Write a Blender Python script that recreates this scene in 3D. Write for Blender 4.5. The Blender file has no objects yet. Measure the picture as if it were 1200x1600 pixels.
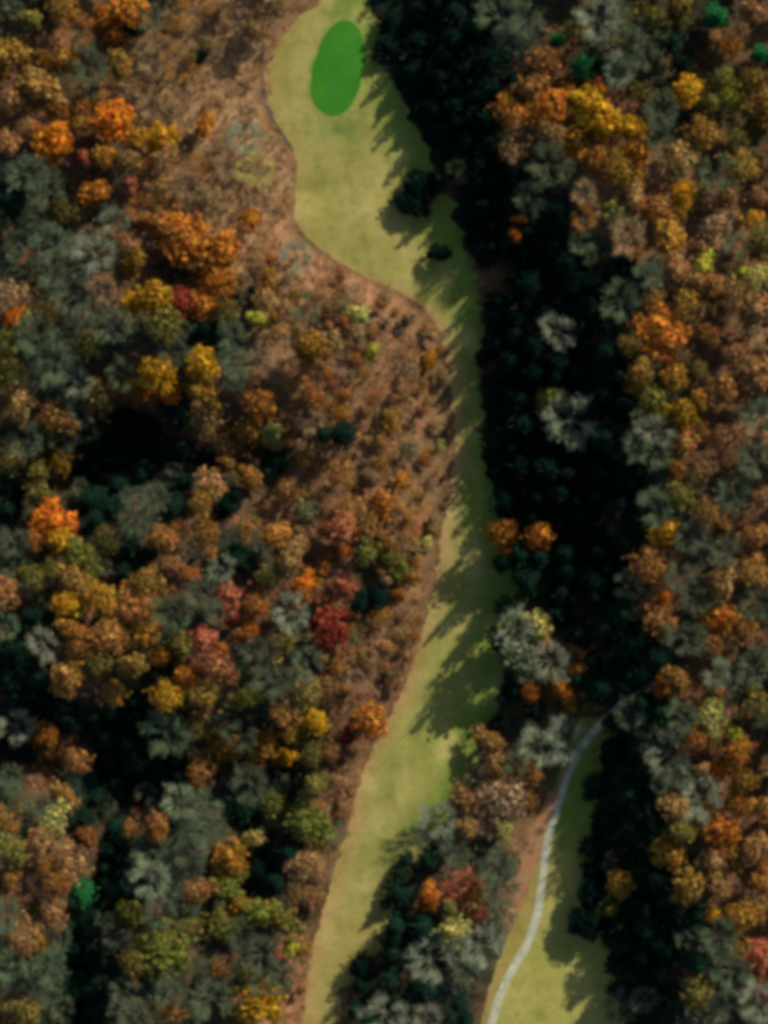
import bpy, math, random
import numpy as np
from mathutils import Vector, noise as mnoise

sc = bpy.context.scene
R = math.radians
M2 = 0.2                 # metres on the ground for one pixel of the 1200 x 1600 photograph
CAMH = 900.0

# ------------------------------------------------------------------ camera, light, exposure
cam_d = bpy.data.cameras.new("camera")
cam = bpy.data.objects.new("camera", cam_d)
sc.collection.objects.link(cam)
cam.location = (0, 0, CAMH)
cam.rotation_euler = (0, 0, 0)
cam_d.sensor_fit = 'VERTICAL'
cam_d.sensor_height = 36
cam_d.lens = 36 * CAMH / 320.0
cam_d.clip_start = 5
cam_d.clip_end = 6000
sc.camera = cam

SUN_EL, SUN_AZ = R(31), R(43)      # azimuth clockwise from +Y (top of the picture)
w = bpy.data.worlds.new("World"); sc.world = w; w.use_nodes = True
wn = w.node_tree
bg = wn.nodes["Background"]
sky = wn.nodes.new("ShaderNodeTexSky"); sky.sky_type = 'NISHITA'; sky.sun_disc = False
sky.sun_elevation = SUN_EL; sky.sun_rotation = SUN_AZ
wn.links.new(sky.outputs[0], bg.inputs[0]); bg.inputs[1].default_value = 0.10

sd = bpy.data.lights.new("sun", 'SUN'); sd.energy = 4.6; sd.angle = R(0.5); sd.color = (1, .93, .80)
so = bpy.data.objects.new("sun", sd); sc.collection.objects.link(so)
to_sun = Vector((math.sin(SUN_AZ) * math.cos(SUN_EL), math.cos(SUN_AZ) * math.cos(SUN_EL), math.sin(SUN_EL)))
so.rotation_euler = to_sun.to_track_quat('Z', 'Y').to_euler()
so.location = to_sun * 400

sc.view_settings.view_transform = 'Standard'
sc.view_settings.look = 'None'
sc.view_settings.gamma = 1
sc.view_settings.exposure = 0.15
sc.cycles.use_denoising = True
sc.cycles.max_bounces = 5
sc.cycles.diffuse_bounces = 2
sc.cycles.pixel_filter_type = 'BLACKMAN_HARRIS'
sc.cycles.filter_width = 5.0        # the photograph is a soft aerial image

rng = random.Random(7)

# ------------------------------------------------------------------ geometry of the place
def W(px, py, z=0.0):
    """photo pixel (1200 x 1600) of a point z metres up -> ground position"""
    k = (CAMH - z) / CAMH * M2
    return (px - 600) * k, (800 - py) * k
def P(x, y): return x / M2 + 600, 800 - y / M2

def sstep(t): t = min(1.0, max(0.0, t)); return t * t * (3 - 2 * t)
def interp(pts, v):
    """pts: list of (y, x) sorted by y"""
    if v <= pts[0][0]: return pts[0][1]
    for (a, b), (c, d) in zip(pts, pts[1:]):
        if v <= c:
            return b + (d - b) * (v - a) / (c - a)
    return pts[-1][1]

RIDGE = [(0, 815), (150, 815), (260, 835), (330, 890), (400, 958), (600, 985), (800, 1010), (1000, 1030), (1200, 1050), (1600, 1110)]
F1L = [(-40, 520), (10, 495), (25, 468), (60, 440), (110, 420), (160, 419), (190, 430), (225, 455), (260, 464), (300, 461), (340, 459), (372, 480),
       (405, 520), (435, 572), (455, 622), (480, 662), (505, 682), (540, 696), (600, 704), (660, 710), (720, 710), (770, 702), (830, 690),
       (890, 684), (960, 668), (1020, 650), (1080, 630), (1130, 602), (1180, 578), (1240, 556), (1300, 541), (1360, 522), (1420, 506), (1480, 488), (1540, 478), (1640, 470)]
F1R = [(-40, 560), (10, 575), (60, 605), (110, 604), (200, 651), (300, 697), (400, 733), (480, 752), (600, 750), (700, 752), (800, 778), (850, 798),
       (930, 808), (1000, 795), (1080, 785), (1150, 762), (1220, 742), (1260, 715), (1300, 685), (1350, 650), (1420, 618), (1480, 590), (1520, 552), (1570, 528), (1640, 505)]
F2L = [(980, 1010), (1000, 985), (1060, 938), (1120, 905), (1200, 876), (1260, 858), (1330, 842), (1400, 822), (1470, 790), (1540, 765), (1660, 738)]
F2R = [(980, 1000), (1000, 1000), (1060, 985), (1120, 965), (1200, 940), (1300, 922), (1400, 935), (1500, 950), (1600, 972), (1660, 980)]
EDGE1 = [(0, 590), (60, 595), (130, 600), (200, 650), (300, 697), (400, 735), (500, 745), (600, 740), (700, 745), (800, 770), (900, 760)]
EDGE2 = [(1150, 915), (1230, 898), (1300, 880), (1345, 885), (1400, 905), (1500, 925), (1600, 950)]
EDGE3 = [(1250, 665), (1300, 640), (1400, 610), (1500, 545), (1600, 512)]
HOLLOWS = [((-60, 800), (170, 690), 19, 105), ((170, 690), (400, 700), 15, 62), ((-60, 1150), (330, 1190), 17, 88), ((200, 1250), (90, 1660), 18, 56),
           ((450, 1180), (350, 1450), 12, 38), ((20, 350), (120, 330), 6, 50), ((480, 960), (330, 1050), 3, 30), ((820, 1060), (755, 1200), 3.0, 22)]
RIDGEH = [(0, 11), (200, 12), (300, 15), (450, 22), (700, 24), (900, 20), (1000, 17), (1200, 15), (1350, 15), (1600, 14)]
def dseg(px, py, a, b):
    ax, ay = a; bx, by = b
    dx, dy = bx - ax, by - ay
    t = max(0, min(1, ((px - ax) * dx + (py - ay) * dy) / (dx * dx + dy * dy)))
    return math.hypot(px - ax - t * dx, py - ay - t * dy)
def height(x, y):
    px, py = P(x, y)
    xr = interp(RIDGE, py)
    h = interp(RIDGEH, py) * sstep((px - (xr - 175)) / 200) + 0.05 * M2 * max(0, px - xr)
    xl = interp(F1L, py)
    d = xl - 15 - px
    if d > 0: h += 13 * (1 - math.exp(-d / 170.0))
    if px < 900:
        for a, b, dep, wd in HOLLOWS:
            q = dseg(px, py, a, b) / wd
            if q < 3: h -= dep * math.exp(-q * q)
    h += 0.9 * mnoise.noise(Vector((x / 33, y / 33, 1.3)))
    r = math.hypot(x, y)
    if r > 350: h += (r - 350) * 0.02
    return h

# ------------------------------------------------------------------ helpers
def link(o, parent=None):
    sc.collection.objects.link(o)
    if parent: o.parent = parent
    return o
def mesh_np(name, verts, faces, mats=None, cols=None, smooth=False):
    """verts (n,3), faces (m,k) of one size"""
    verts = np.asarray(verts, dtype=np.float32); faces = np.asarray(faces, dtype=np.int32)
    me = bpy.data.meshes.new(name)
    n, m, k = len(verts), len(faces), faces.shape[1]
    me.vertices.add(n); me.vertices.foreach_set("co", verts.ravel())
    me.loops.add(m * k); me.loops.foreach_set("vertex_index", faces.ravel())
    me.polygons.add(m); me.polygons.foreach_set("loop_start", np.arange(0, m * k, k, dtype=np.int32))
    me.polygons.foreach_set("loop_total", np.full(m, k, dtype=np.int32))
    if cols is not None:
        a = me.color_attributes.new("tint", 'FLOAT_COLOR', 'POINT')
        c = np.ones((n, 4), dtype=np.float32); c[:, :3] = cols
        a.data.foreach_set("color", c.ravel())
    me.update(calc_edges=True)
    me.validate()
    if smooth: me.polygons.foreach_set("use_smooth", np.ones(m, dtype=bool))
    if mats: me.materials.append(mats)
    return me

def new_mat(name):
    m = bpy.data.materials.new(name); m.use_nodes = True
    nt = m.node_tree; nt.nodes.clear()
    out = nt.nodes.new("ShaderNodeOutputMaterial")
    return m, nt, out
def ND(nt, t, **kw):
    n = nt.nodes.new(t)
    for k, v in kw.items(): setattr(n, k, v)
    return n
def mixcol(nt, a, b, fac, mode='MIX'):
    n = ND(nt, "ShaderNodeMix", data_type='RGBA', blend_type=mode)
    for sock, v in ((n.inputs[0], fac), (n.inputs[6], a), (n.inputs[7], b)):
        if hasattr(v, "links"): nt.links.new(v, sock)
        elif isinstance(v, tuple): sock.default_value = (*v, 1)
        else: sock.default_value = v
    return n.outputs[2]
def noise_fac(nt, scale, detail=4, lo=.35, hi=.65, vec=None, rough=.6):
    t = ND(nt, "ShaderNodeTexNoise"); t.inputs['Scale'].default_value = scale
    t.inputs['Detail'].default_value = detail; t.inputs['Roughness'].default_value = rough
    if vec is None:
        g = ND(nt, "ShaderNodeNewGeometry"); vec = g.outputs['Position']
    nt.links.new(vec, t.inputs['Vector'])
    r = ND(nt, "ShaderNodeMapRange"); r.inputs[1].default_value = lo; r.inputs[2].default_value = hi
    nt.links.new(t.outputs[0], r.inputs[0])
    return r.outputs[0]

def leaf_material(name, use_attr=False, transl=.25, spread=.55):
    m, nt, out = new_mat(name)
    if use_attr:
        a = ND(nt, "ShaderNodeVertexColor", layer_name="tint"); base = a.outputs[0]
    else:
        a = ND(nt, "ShaderNodeObjectInfo"); base = a.outputs['Color']
    g = ND(nt, "ShaderNodeNewGeometry")
    hsv = ND(nt, "ShaderNodeHueSaturation")
    mr = ND(nt, "ShaderNodeMapRange"); mr.inputs[3].default_value = 1 - spread; mr.inputs[4].default_value = 1 + spread
    nt.links.new(g.outputs['Random Per Island'], mr.inputs[0]); nt.links.new(mr.outputs[0], hsv.inputs['Value'])
    m2 = ND(nt, "ShaderNodeMath", operation='FRACT'); m3 = ND(nt, "ShaderNodeMath", operation='MULTIPLY'); m3.inputs[1].default_value = 17.3
    nt.links.new(g.outputs['Random Per Island'], m3.inputs[0]); nt.links.new(m3.outputs[0], m2.inputs[0])
    mh = ND(nt, "ShaderNodeMapRange"); mh.inputs[3].default_value = .478; mh.inputs[4].default_value = .522
    nt.links.new(m2.outputs[0], mh.inputs[0]); nt.links.new(mh.outputs[0], hsv.inputs['Hue'])
    nt.links.new(base, hsv.inputs['Color'])
    # patches of turned and still unturned leaves through the crown
    f = noise_fac(nt, .45, 3, .42, .62)
    dull = mixcol(nt, hsv.outputs[0], (.55, .62, .62), .9, 'MULTIPLY')
    f2 = noise_fac(nt, .23, 3, .45, .62)
    turned = mixcol(nt, hsv.outputs[0], (1.12, .82, .8), f2, 'MULTIPLY')
    col = mixcol(nt, turned, dull, f)
    d = ND(nt, "ShaderNodeBsdfDiffuse"); t = ND(nt, "ShaderNodeBsdfTranslucent"); mx = ND(nt, "ShaderNodeMixShader")
    mx.inputs[0].default_value = transl
    nt.links.new(col, d.inputs[0]); nt.links.new(col, t.inputs[0])
    nt.links.new(d.outputs[0], mx.inputs[1]); nt.links.new(t.outputs[0], mx.inputs[2]); nt.links.new(mx.outputs[0], out.inputs[0])
    return m
MAT_LEAF = leaf_material("autumn leaves")
MAT_TWIG = leaf_material("bare twigs", transl=.05, spread=.35)
MAT_NEEDLE = leaf_material("needles", transl=.1, spread=.45)
MAT_STUFF = leaf_material("undergrowth leaves", use_attr=True, transl=.15, spread=.45)
def bark_material():
    m, nt, out = new_mat("bark")
    p = ND(nt, "ShaderNodeBsdfPrincipled"); p.inputs['Roughness'].default_value = .9
    c = mixcol(nt, (.09, .08, .06), (.19, .175, .14), noise_fac(nt, 3.0))
    nt.links.new(c, p.inputs['Base Color']); nt.links.new(p.outputs[0], out.inputs[0])
    return m
MAT_BARK = bark_material()

# ------------------------------------------------------------------ region map, one letter per 10 m cell
GRID = """
v v t O g t t t t . . d d d d g g v g v v v e p
v b t b t t t n n . . . d d d d g b d v g d b p
b b v t n n n n n . . . d d d d b O d g v y v y
p O b O t n n n . . . . d d d d b O O b g g v y
b O b b y b t n n . . . d d d d t b O b g v y v
g g b v t t t t n . . . . d d D d g t y t y g y
d g b g t b t n n . . . . . d d g d t y t y p y
d g g p O O p t a . . . . . d d d D g t y p t v
g v g t b d O t z a a . . . . . d D D D g p b y
t v g t y b b v z z z a . . . s d D D g y y y p
g g g g g g d g t y z z a . . s d g D g O p b t
v g g g O g y g t z z z z . s s d d D d v v p p
y g g b O d y g b b z z z . . s d g d D v y b g
g g d d d b p b y z d z z . . d d D d g g b p t
g v d d d d d b d z b z z . . s d d D D g b b v
d v d d g d b d b z z r z . . d d d D D g v g p
g O d v g b v g b z r b z . . b d d D D d g b b
d v v d d p g d g b z v z . . s s d D D b g g b
p v b b v b g r b z t d z . . s s d d d b g b v
d d y v b g g r b g z z z . s s g d v d b g p b
d g b v v v r g v g z z a . s s p t v d d b b g
d d b b d y v v g y z a . . s s O s d d d b g v
g d d d d v y g g y b r . . s s g . s d d v y g
d b b d d d y g y g b . . s s b g s d d d b b O
g b d d d d g g d v a . . s t p b . d d d g b v
v v d d b g g d g v . . s g p a . d D d d y b b
g p b d d g g y d v . . d d g g a . d D d v p b
b b e d g g g v d p . . d g b g a . d d d v b b
g y d d v g g b v v . . d b y g n . s d D d g y
g g d g v g v g g y . . d d g g n . s d d d g v
g g d d g v g v g a . d d d g v n . . d d d g r
v g d g v g g y a a . d g g d . . . s d d g g g
""".strip().split('\n')
GRID = [r_.replace(' ', '') for r_ in GRID]
GRID = [r_[:14] + r_[14:17].replace('s', 'd') + r_[17:] if 8 <= i < 18 else r_ for i, r_ in enumerate(GRID)]  # shaded grass cells become dark pines and floor, to blacken the shade
GRID = [r_[:14] + 'd' + r_[15:] if 4 <= i < 7 else r_ for i, r_ in enumerate(GRID)]
assert len(GRID) == 32
for i, r_ in enumerate(GRID): assert len(r_) == 24, (i, len(r_))
def cell(px, py):
    c = min(23, max(0, int(px // 50))); r = min(31, max(0, int(py // 50)))
    return GRID[r][c]
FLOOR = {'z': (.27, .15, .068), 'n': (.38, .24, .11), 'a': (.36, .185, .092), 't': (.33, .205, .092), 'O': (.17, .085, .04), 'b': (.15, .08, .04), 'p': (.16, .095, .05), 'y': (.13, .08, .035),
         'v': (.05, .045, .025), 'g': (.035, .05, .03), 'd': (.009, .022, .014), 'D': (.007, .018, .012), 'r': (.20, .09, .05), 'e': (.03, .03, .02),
         '.': (.19, .115, .052), 's': (.06, .085, .025)}  # dark evergreen and shaded-grass floors: shade put into the colour
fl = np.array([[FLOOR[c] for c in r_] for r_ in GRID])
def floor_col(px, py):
    # warped, bilinear: the edges of the litter types and shade-darkened areas are irregular on the ground
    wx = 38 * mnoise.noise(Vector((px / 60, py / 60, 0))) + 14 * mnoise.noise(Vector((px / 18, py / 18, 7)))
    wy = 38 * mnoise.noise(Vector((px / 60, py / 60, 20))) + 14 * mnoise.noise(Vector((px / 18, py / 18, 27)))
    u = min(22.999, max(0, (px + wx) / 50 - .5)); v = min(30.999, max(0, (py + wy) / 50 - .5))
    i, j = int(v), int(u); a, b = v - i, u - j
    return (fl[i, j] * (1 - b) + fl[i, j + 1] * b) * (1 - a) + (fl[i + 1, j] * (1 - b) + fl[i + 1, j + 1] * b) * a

# ------------------------------------------------------------------ the ground
def axis(lo, hi, step, far):
    a = list(np.arange(lo, hi + .01, step)); s = step; v = hi
    up = []
    while v < far: s *= 1.25; v += s; up.append(v)
    s = step; v = lo; dn = []
    while v > -far: s *= 1.25; v -= s; dn.append(v)
    return np.array(dn[::-1] + a + up)
gx = axis(-140, 140, 1.0, 1600); gy = axis(-180, 180, 1.0, 1600)
nx, ny = len(gx), len(gy)
V = np.zeros((ny, nx, 3)); C = np.zeros((ny, nx, 3))
for j, y in enumerate(gy):
    for i, x in enumerate(gx):
        V[j, i] = (x, y, height(x, y))
        C[j, i] = floor_col(*P(x, y))
idx = np.arange(nx * ny).reshape(ny, nx)
F = np.stack([idx[:-1, :-1], idx[:-1, 1:], idx[1:, 1:], idx[1:, :-1]], -1).reshape(-1, 4)
def ground_material():
    m, nt, out = new_mat("leaf litter")
    a = ND(nt, "ShaderNodeVertexColor", layer_name="tint")
    g = ND(nt, "ShaderNodeNewGeometry")
    c = mixcol(nt, a.outputs[0], (.55, .50, .45), noise_fac(nt, .30, 5, .38, .68), 'MULTIPLY')
    c = mixcol(nt, c, (1.5, 1.38, 1.25), noise_fac(nt, 1.0, 6, .48, .66), 'MULTIPLY')
    c = mixcol(nt, c, (.45, .42, .40), noise_fac(nt, .75, 6, .52, .68), 'MULTIPLY')
    c = mixcol(nt, c, (.34, .13, .07), noise_fac(nt, .12, 4, .58, .8))
    p = ND(nt, "ShaderNodeBsdfPrincipled"); p.inputs['Roughness'].default_value = .95; p.inputs['Specular IOR Level'].default_value = .1
    nt.links.new(c, p.inputs['Base Color'])
    t = ND(nt, "ShaderNodeTexNoise"); t.inputs['Scale'].default_value = 1.1; t.inputs['Detail'].default_value = 8
    nt.links.new(g.outputs['Position'], t.inputs['Vector'])
    b = ND(nt, "ShaderNodeBump"); b.inputs['Strength'].default_value = .6; b.inputs['Distance'].default_value = .6
    nt.links.new(t.outputs[0], b.inputs['Height']); nt.links.new(b.outputs[0], p.inputs['Normal'])
    nt.links.new(p.outputs[0], out.inputs[0])
    return m
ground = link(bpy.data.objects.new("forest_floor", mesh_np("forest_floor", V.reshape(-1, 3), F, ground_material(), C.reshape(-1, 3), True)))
ground['kind'] = 'structure'

def grass_material(name, a, b, c3, stripe=.0, bump=.25):
    m, nt, out = new_mat(name)
    at = ND(nt, "ShaderNodeVertexColor", layer_name="tint")
    c = mixcol(nt, a, b, noise_fac(nt, .07, 5, .38, .62))
    c = mixcol(nt, c, at.outputs[0], 1.0, 'MULTIPLY')
    c = mixcol(nt, c, c3, noise_fac(nt, .35, 6, .52, .78))
    c = mixcol(nt, c, (1.22, 1.2, 1.12) if bump > .1 else (1.05, 1.03, 1.02), noise_fac(nt, .9, 6, .45, .7), 'MULTIPLY')
    if bump > .1: c = mixcol(nt, c, (.72, .74, .66), noise_fac(nt, .22, 6, .5, .72), 'MULTIPLY')
    if stripe:
        g = ND(nt, "ShaderNodeNewGeometry"); mp = ND(nt, "ShaderNodeMapping"); mp.inputs['Rotation'].default_value = (0, 0, R(-14))
        wv = ND(nt, "ShaderNodeTexWave"); wv.inputs['Scale'].default_value = .075; wv.inputs['Distortion'].default_value = 1.2; wv.inputs['Detail'].default_value = 2
        nt.links.new(g.outputs['Position'], mp.inputs[0]); nt.links.new(mp.outputs[0], wv.inputs[0])
        mm = ND(nt, "ShaderNodeMath", operation='MULTIPLY'); mm.inputs[1].default_value = stripe
        nt.links.new(wv.outputs[1], mm.inputs[0])
        c = mixcol(nt, c, (.78, .88, .75), mm.outputs[0], 'MULTIPLY')
    p = ND(nt, "ShaderNodeBsdfPrincipled"); p.inputs['Roughness'].default_value = .9; p.inputs['Specular IOR Level'].default_value = .1
    nt.links.new(c, p.inputs['Base Color'])
    g = ND(nt, "ShaderNodeNewGeometry")
    t = ND(nt, "ShaderNodeTexNoise"); t.inputs['Scale'].default_value = 1.8; t.inputs['Detail'].default_value = 6
    nt.links.new(g.outputs['Position'], t.inputs['Vector'])
    bm = ND(nt, "ShaderNodeBump"); bm.inputs['Strength'].default_value = bump; bm.inputs['Distance'].default_value = .3
    nt.links.new(t.outputs[0], bm.inputs['Height']); nt.links.new(bm.outputs[0], p.inputs['Normal'])
    nt.links.new(p.outputs[0], out.inputs[0])
    return m

def ribbon_y(name, L, Rr, y0, y1, lift, mat, ncol, rag, colf):
    vs, cs, rows = [], [], 0
    yy = y0
    while yy <= y1:
        xl = interp(L, yy) + rag * mnoise.noise(Vector((yy / 14, 3, 0))) + rag * .5 * mnoise.noise(Vector((yy / 5, 9, 0)))
        xr = interp(Rr, yy) + rag * 2.6 * mnoise.noise(Vector((yy / 22, 33, 0))) + rag * 1.3 * mnoise.noise(Vector((yy / 9, 53, 0)))
        for k in range(ncol + 1):
            t = k / ncol; px = xl + (xr - xl) * t
            x, y = (px - 600) * M2, (800 - yy) * M2
            vs.append((x, y, height(x, y) + lift)); cs.append(colf(px, yy, t))
        rows += 1; yy += 4
    ii = np.arange(rows * (ncol + 1)).reshape(rows, ncol + 1)
    f = np.stack([ii[1:, :-1], ii[1:, 1:], ii[:-1, 1:], ii[:-1, :-1]], -1).reshape(-1, 4)
    o = link(bpy.data.objects.new(name, mesh_np(name, vs, f, mat, cs, True))); o['kind'] = 'structure'
    return o
def lerp(a, b, t): return tuple(x + (y - x) * t for x, y in zip(a, b))
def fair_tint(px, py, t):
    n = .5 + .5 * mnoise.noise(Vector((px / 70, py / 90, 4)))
    green = sstep((px - (interp(F1R, py) - 95 + 40 * (n - .5))) / 70) if py < 1300 else .15  # greener rough towards the right, with its shade put into the tint
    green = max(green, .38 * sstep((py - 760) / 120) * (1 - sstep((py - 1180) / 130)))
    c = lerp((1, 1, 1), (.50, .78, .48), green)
    de = (px - interp(F1L, py)) / (26 + 14 * n); edge = max(0, 1 - de) * (.9 if py > 420 else .35)
    c = lerp(c, (1.22, .80, 1.15), edge)
    if py > 1330: c = lerp(c, (1.1, .9, 1.0), .5 * sstep((py - 1330) / 150))
    q = math.hypot(px - 530, (py - 205) * 1.3) / 32
    if q < 2.5: c = lerp(c, (.38, .68, .55), math.exp(-q * q))
    q2 = .5 + .5 * mnoise.noise(Vector((px / 38, py / 50, 14)))
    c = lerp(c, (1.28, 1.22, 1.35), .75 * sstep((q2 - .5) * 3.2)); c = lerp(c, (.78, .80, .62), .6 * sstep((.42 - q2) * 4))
    return c
MAT_FAIR = grass_material("mown fairway", (.27, .245, .062), (.33, .283, .088), (.20, .215, .045), stripe=.22)
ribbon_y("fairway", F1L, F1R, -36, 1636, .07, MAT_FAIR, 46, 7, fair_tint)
def fair2_tint(px, py, t):
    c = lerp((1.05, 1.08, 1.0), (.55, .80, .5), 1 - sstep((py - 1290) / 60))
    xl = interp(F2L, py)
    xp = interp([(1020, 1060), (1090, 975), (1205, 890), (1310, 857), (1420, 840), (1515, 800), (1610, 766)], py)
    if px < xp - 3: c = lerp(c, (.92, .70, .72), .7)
    return c
ribbon_y("second_fairway", F2L, F2R, 1120, 1656, .07, MAT_FAIR, 40, 5, fair2_tint)

# leaf-strewn strip beside the narrow fairway and beside the cart path
def strip(name, pts, halfw, lift, mat, rag, colf=lambda s: (1, 1, 1), n=3):
    """ribbon along a smooth line through pixel points"""
    P3 = [Vector((*[(p[0] - 600) * M2, (800 - p[1]) * M2], 0)) for p in pts]
    line = []
    for i in range(len(P3) - 1):
        p0, p1, p2, p3 = P3[max(0, i - 1)], P3[i], P3[i + 1], P3[min(len(P3) - 1, i + 2)]
        m = max(2, int((p2 - p1).length / .7))
        for k in range(m):
            t = k / m
            line.append(.5 * ((2 * p1) + (p2 - p0) * t + (2 * p0 - 5 * p1 + 4 * p2 - p3) * t * t + (3 * p1 - p0 - 3 * p2 + p3) * t ** 3))
    line.append(P3[-1])
    vs, cs = [], []
    L = len(line)
    for i, p in enumerate(line):
        d = (line[min(L - 1, i + 1)] - line[max(0, i - 1)]).normalized(); q = Vector((-d.y, d.x, 0))
        s = i / (L - 1); hw = halfw(s) if callable(halfw) else halfw
        for k in range(n + 1):
            e = (k / n * 2 - 1) * hw
            if k in (0, n): e *= 1 + rag * mnoise.noise(Vector((p.x / 7, p.y / 7, k * 3.1)))
            v = p + q * e
            vs.append((v.x, v.y, height(v.x, v.y) + lift)); cs.append(colf(s))
    ii = np.arange(L * (n + 1)).reshape(L, n + 1)
    f = np.stack([ii[:-1, :-1], ii[1:, :-1], ii[1:, 1:], ii[:-1, 1:]], -1).reshape(-1, 4)[:, ::-1]
    o = link(bpy.data.objects.new(name, mesh_np(name, vs, f, mat, cs, True))); o['kind'] = 'structure'
    return o
def path_material(name, a, b, dirt):
    m, nt, out = new_mat(name)
    c = mixcol(nt, a, b, noise_fac(nt, .25, 5))
    c = mixcol(nt, c, dirt, noise_fac(nt, .8, 6, .46, .70))
    p = ND(nt, "ShaderNodeBsdfPrincipled"); p.inputs['Roughness'].default_value = .9
    nt.links.new(c, p.inputs['Base Color']); nt.links.new(p.outputs[0], out.inputs[0])
    return m
strip("leaf_strip", [(866, 1238), (852, 1280), (838, 1320), (820, 1365), (803, 1405)], lambda s: 1.7 + 1.0 * math.sin(s * 3.1), .14,
      path_material("fallen red leaves", (.36, .12, .05), (.28, .16, .07), (.26, .22, .09)), .5)
strip("cart_path", [(757, 1650), (766, 1610), (780, 1560), (802, 1513), (826, 1470), (841, 1420), (848, 1370), (857, 1310), (872, 1258), (890, 1205),
                    (907, 1168), (930, 1136), (960, 1106), (1000, 1076), (1035, 1050)], lambda s: 1.3 - .3 * s, .15,
      path_material("pale concrete path", (.52, .50, .36), (.38, .39, .27), (.22, .25, .13)), .22)
strip("footpath", [(408, -30), (414, 40), (410, 90), (412, 135), (424, 180), (444, 212), (458, 236)], .42, .14,
      path_material("trodden earth", (.11, .08, .055), (.15, .11, .07), (.08, .07, .04)), .5)
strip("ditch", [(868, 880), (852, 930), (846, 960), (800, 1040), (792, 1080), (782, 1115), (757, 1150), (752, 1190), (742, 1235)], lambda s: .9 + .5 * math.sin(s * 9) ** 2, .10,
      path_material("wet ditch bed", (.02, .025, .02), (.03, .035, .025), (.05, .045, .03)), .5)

# putting green, with its collar
def blob(name, cx, cy, pts, lift, mat, tint, grow=0, rag=0):
    vs = [( (cx - 600) * M2, (800 - cy) * M2, 0)]
    n = 96; rings = 14
    ang = [math.atan2(cy - p[1], p[0] - cx) % (2 * math.pi) for p in pts]
    rad = [math.hypot(p[0] - cx, p[1] - cy) for p in pts]
    o = sorted(zip(ang, rad)); o = [(o[-1][0] - 2 * math.pi, o[-1][1])] + o + [(o[0][0] + 2 * math.pi, o[0][1])]
    raw = [interp(o, 2 * math.pi * k / n) for k in range(n)]
    for _ in range(3): raw = [(raw[k - 1] + 2 * raw[k] + raw[(k + 1) % n]) / 4 for k in range(n)]
    for r in range(1, rings + 1):
        for k in range(n):
            q = (raw[k] + grow) * r / rings * (1 + (rag * mnoise.noise(Vector((k / 4, lift * 50, 0))) if r == rings else 0))
            a = 2 * math.pi * k / n
            vs.append(((cx + q * math.cos(a) - 600) * M2, (800 - cy + q * math.sin(a)) * M2, 0))
    vs = [(x, y, height(x, y) + lift) for x, y, _ in vs]
    me = bpy.data.meshes.new(name)
    fs = [(0, 1 + k, 1 + (k + 1) % n) for k in range(n)]
    for r in range(rings - 1):
        a = 1 + r * n; b = a + n
        fs += [(a + k, b + k, b + (k + 1) % n, a + (k + 1) % n) for k in range(n)]
    me.from_pydata(vs, [], fs); me.materials.append(mat)
    at = me.color_attributes.new("tint", 'FLOAT_COLOR', 'POINT')
    for d in at.data: d.color = (*tint, 1)
    me.polygons.foreach_set("use_smooth", np.ones(len(me.polygons), dtype=bool))
    ob = link(bpy.data.objects.new(name, me)); ob['kind'] = 'structure'
    return ob
GP = [(523, 36), (545, 30), (562, 45), (568, 75), (564, 120), (556, 150), (540, 175), (518, 184), (498, 172), (487, 152), (488, 120), (497, 85), (508, 55)]
blob("green_collar", 527, 108, GP, .14, grass_material("collar turf", (.22, .25, .055), (.25, .26, .06), (.18, .22, .05)), (1, 1, 1), grow=5, rag=.10)
blob("putting_green", 527, 108, GP, .21, grass_material("putting turf", (.045, .20, .014), (.034, .165, .012), (.035, .155, .02), stripe=.3, bump=.02), (1, 1, 1))

# ------------------------------------------------------------------ tree meshes (unit crown radius, 3.3 units tall)
def quads_from(cent, nrm, size, elong, rnd):
    n = len(cent)
    ref = rnd.normal(size=(n, 3)); nrm = nrm / np.linalg.norm(nrm, axis=1, keepdims=True)
    u = np.cross(nrm, ref); u /= np.linalg.norm(u, axis=1, keepdims=True); v = np.cross(nrm, u)
    s = size[:, None]; e = elong[:, None] if hasattr(elong, 'shape') else elong
    a = u * s * e; b = v * s
    # uneven quads read less regular than squares
    k = rnd.uniform(.55, 1.2, size=(n, 4, 1))
    vs = np.stack([cent + (-a - b) * k[:, 0], cent + (a - b) * k[:, 1], cent + (a + b) * k[:, 2], cent + (-a + b) * k[:, 3]], 1).reshape(-1, 3)
    fs = np.arange(4 * n).reshape(n, 4)
    return vs, fs
HT = 3.3
def broad_crown(seed, nl=13, per=120, spread=.62, leaf=.085, squash=.8):
    rnd = np.random.default_rng(seed)
    C_, N_, S_ = [], [], []
    for i in range(nl):
        if i == 0: c = np.array([0, 0, HT - .75]); lr = .52
        else:
            if i == 1: ecc = rnd.uniform(.7, 1.3); sh = rnd.normal(scale=.10, size=2)
            a = i * 2.399 + rnd.uniform(-.4, .4); q = spread * math.sqrt((i + .3) / nl) * rnd.uniform(.85, 1.15)
            c = np.array([q * math.cos(a) * ecc + sh[0], q * math.sin(a) / ecc + sh[1], HT - .72 - .75 * q * q * 1.6 - rnd.uniform(0, .45)])
            lr = rnd.uniform(.17, .43)
        d = rnd.normal(size=(per, 3)); d /= np.linalg.norm(d, axis=1, keepdims=True)
        d[:, 2] = np.where(d[:, 2] < -.35, -d[:, 2], d[:, 2])
        rr = lr * np.clip(np.abs(rnd.normal(.92, .27, size=(per, 1))), .3, 1.7)
        C_.append(c + d * rr * np.array([1, 1, squash])); N_.append(d + rnd.normal(scale=.42, size=(per, 3))); S_.append(rnd.uniform(.55, 1.25, per) * leaf)
    return quads_from(np.concatenate(C_), np.concatenate(N_), np.concatenate(S_), rnd.uniform(.7, 1.5, nl * per), rnd)
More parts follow.
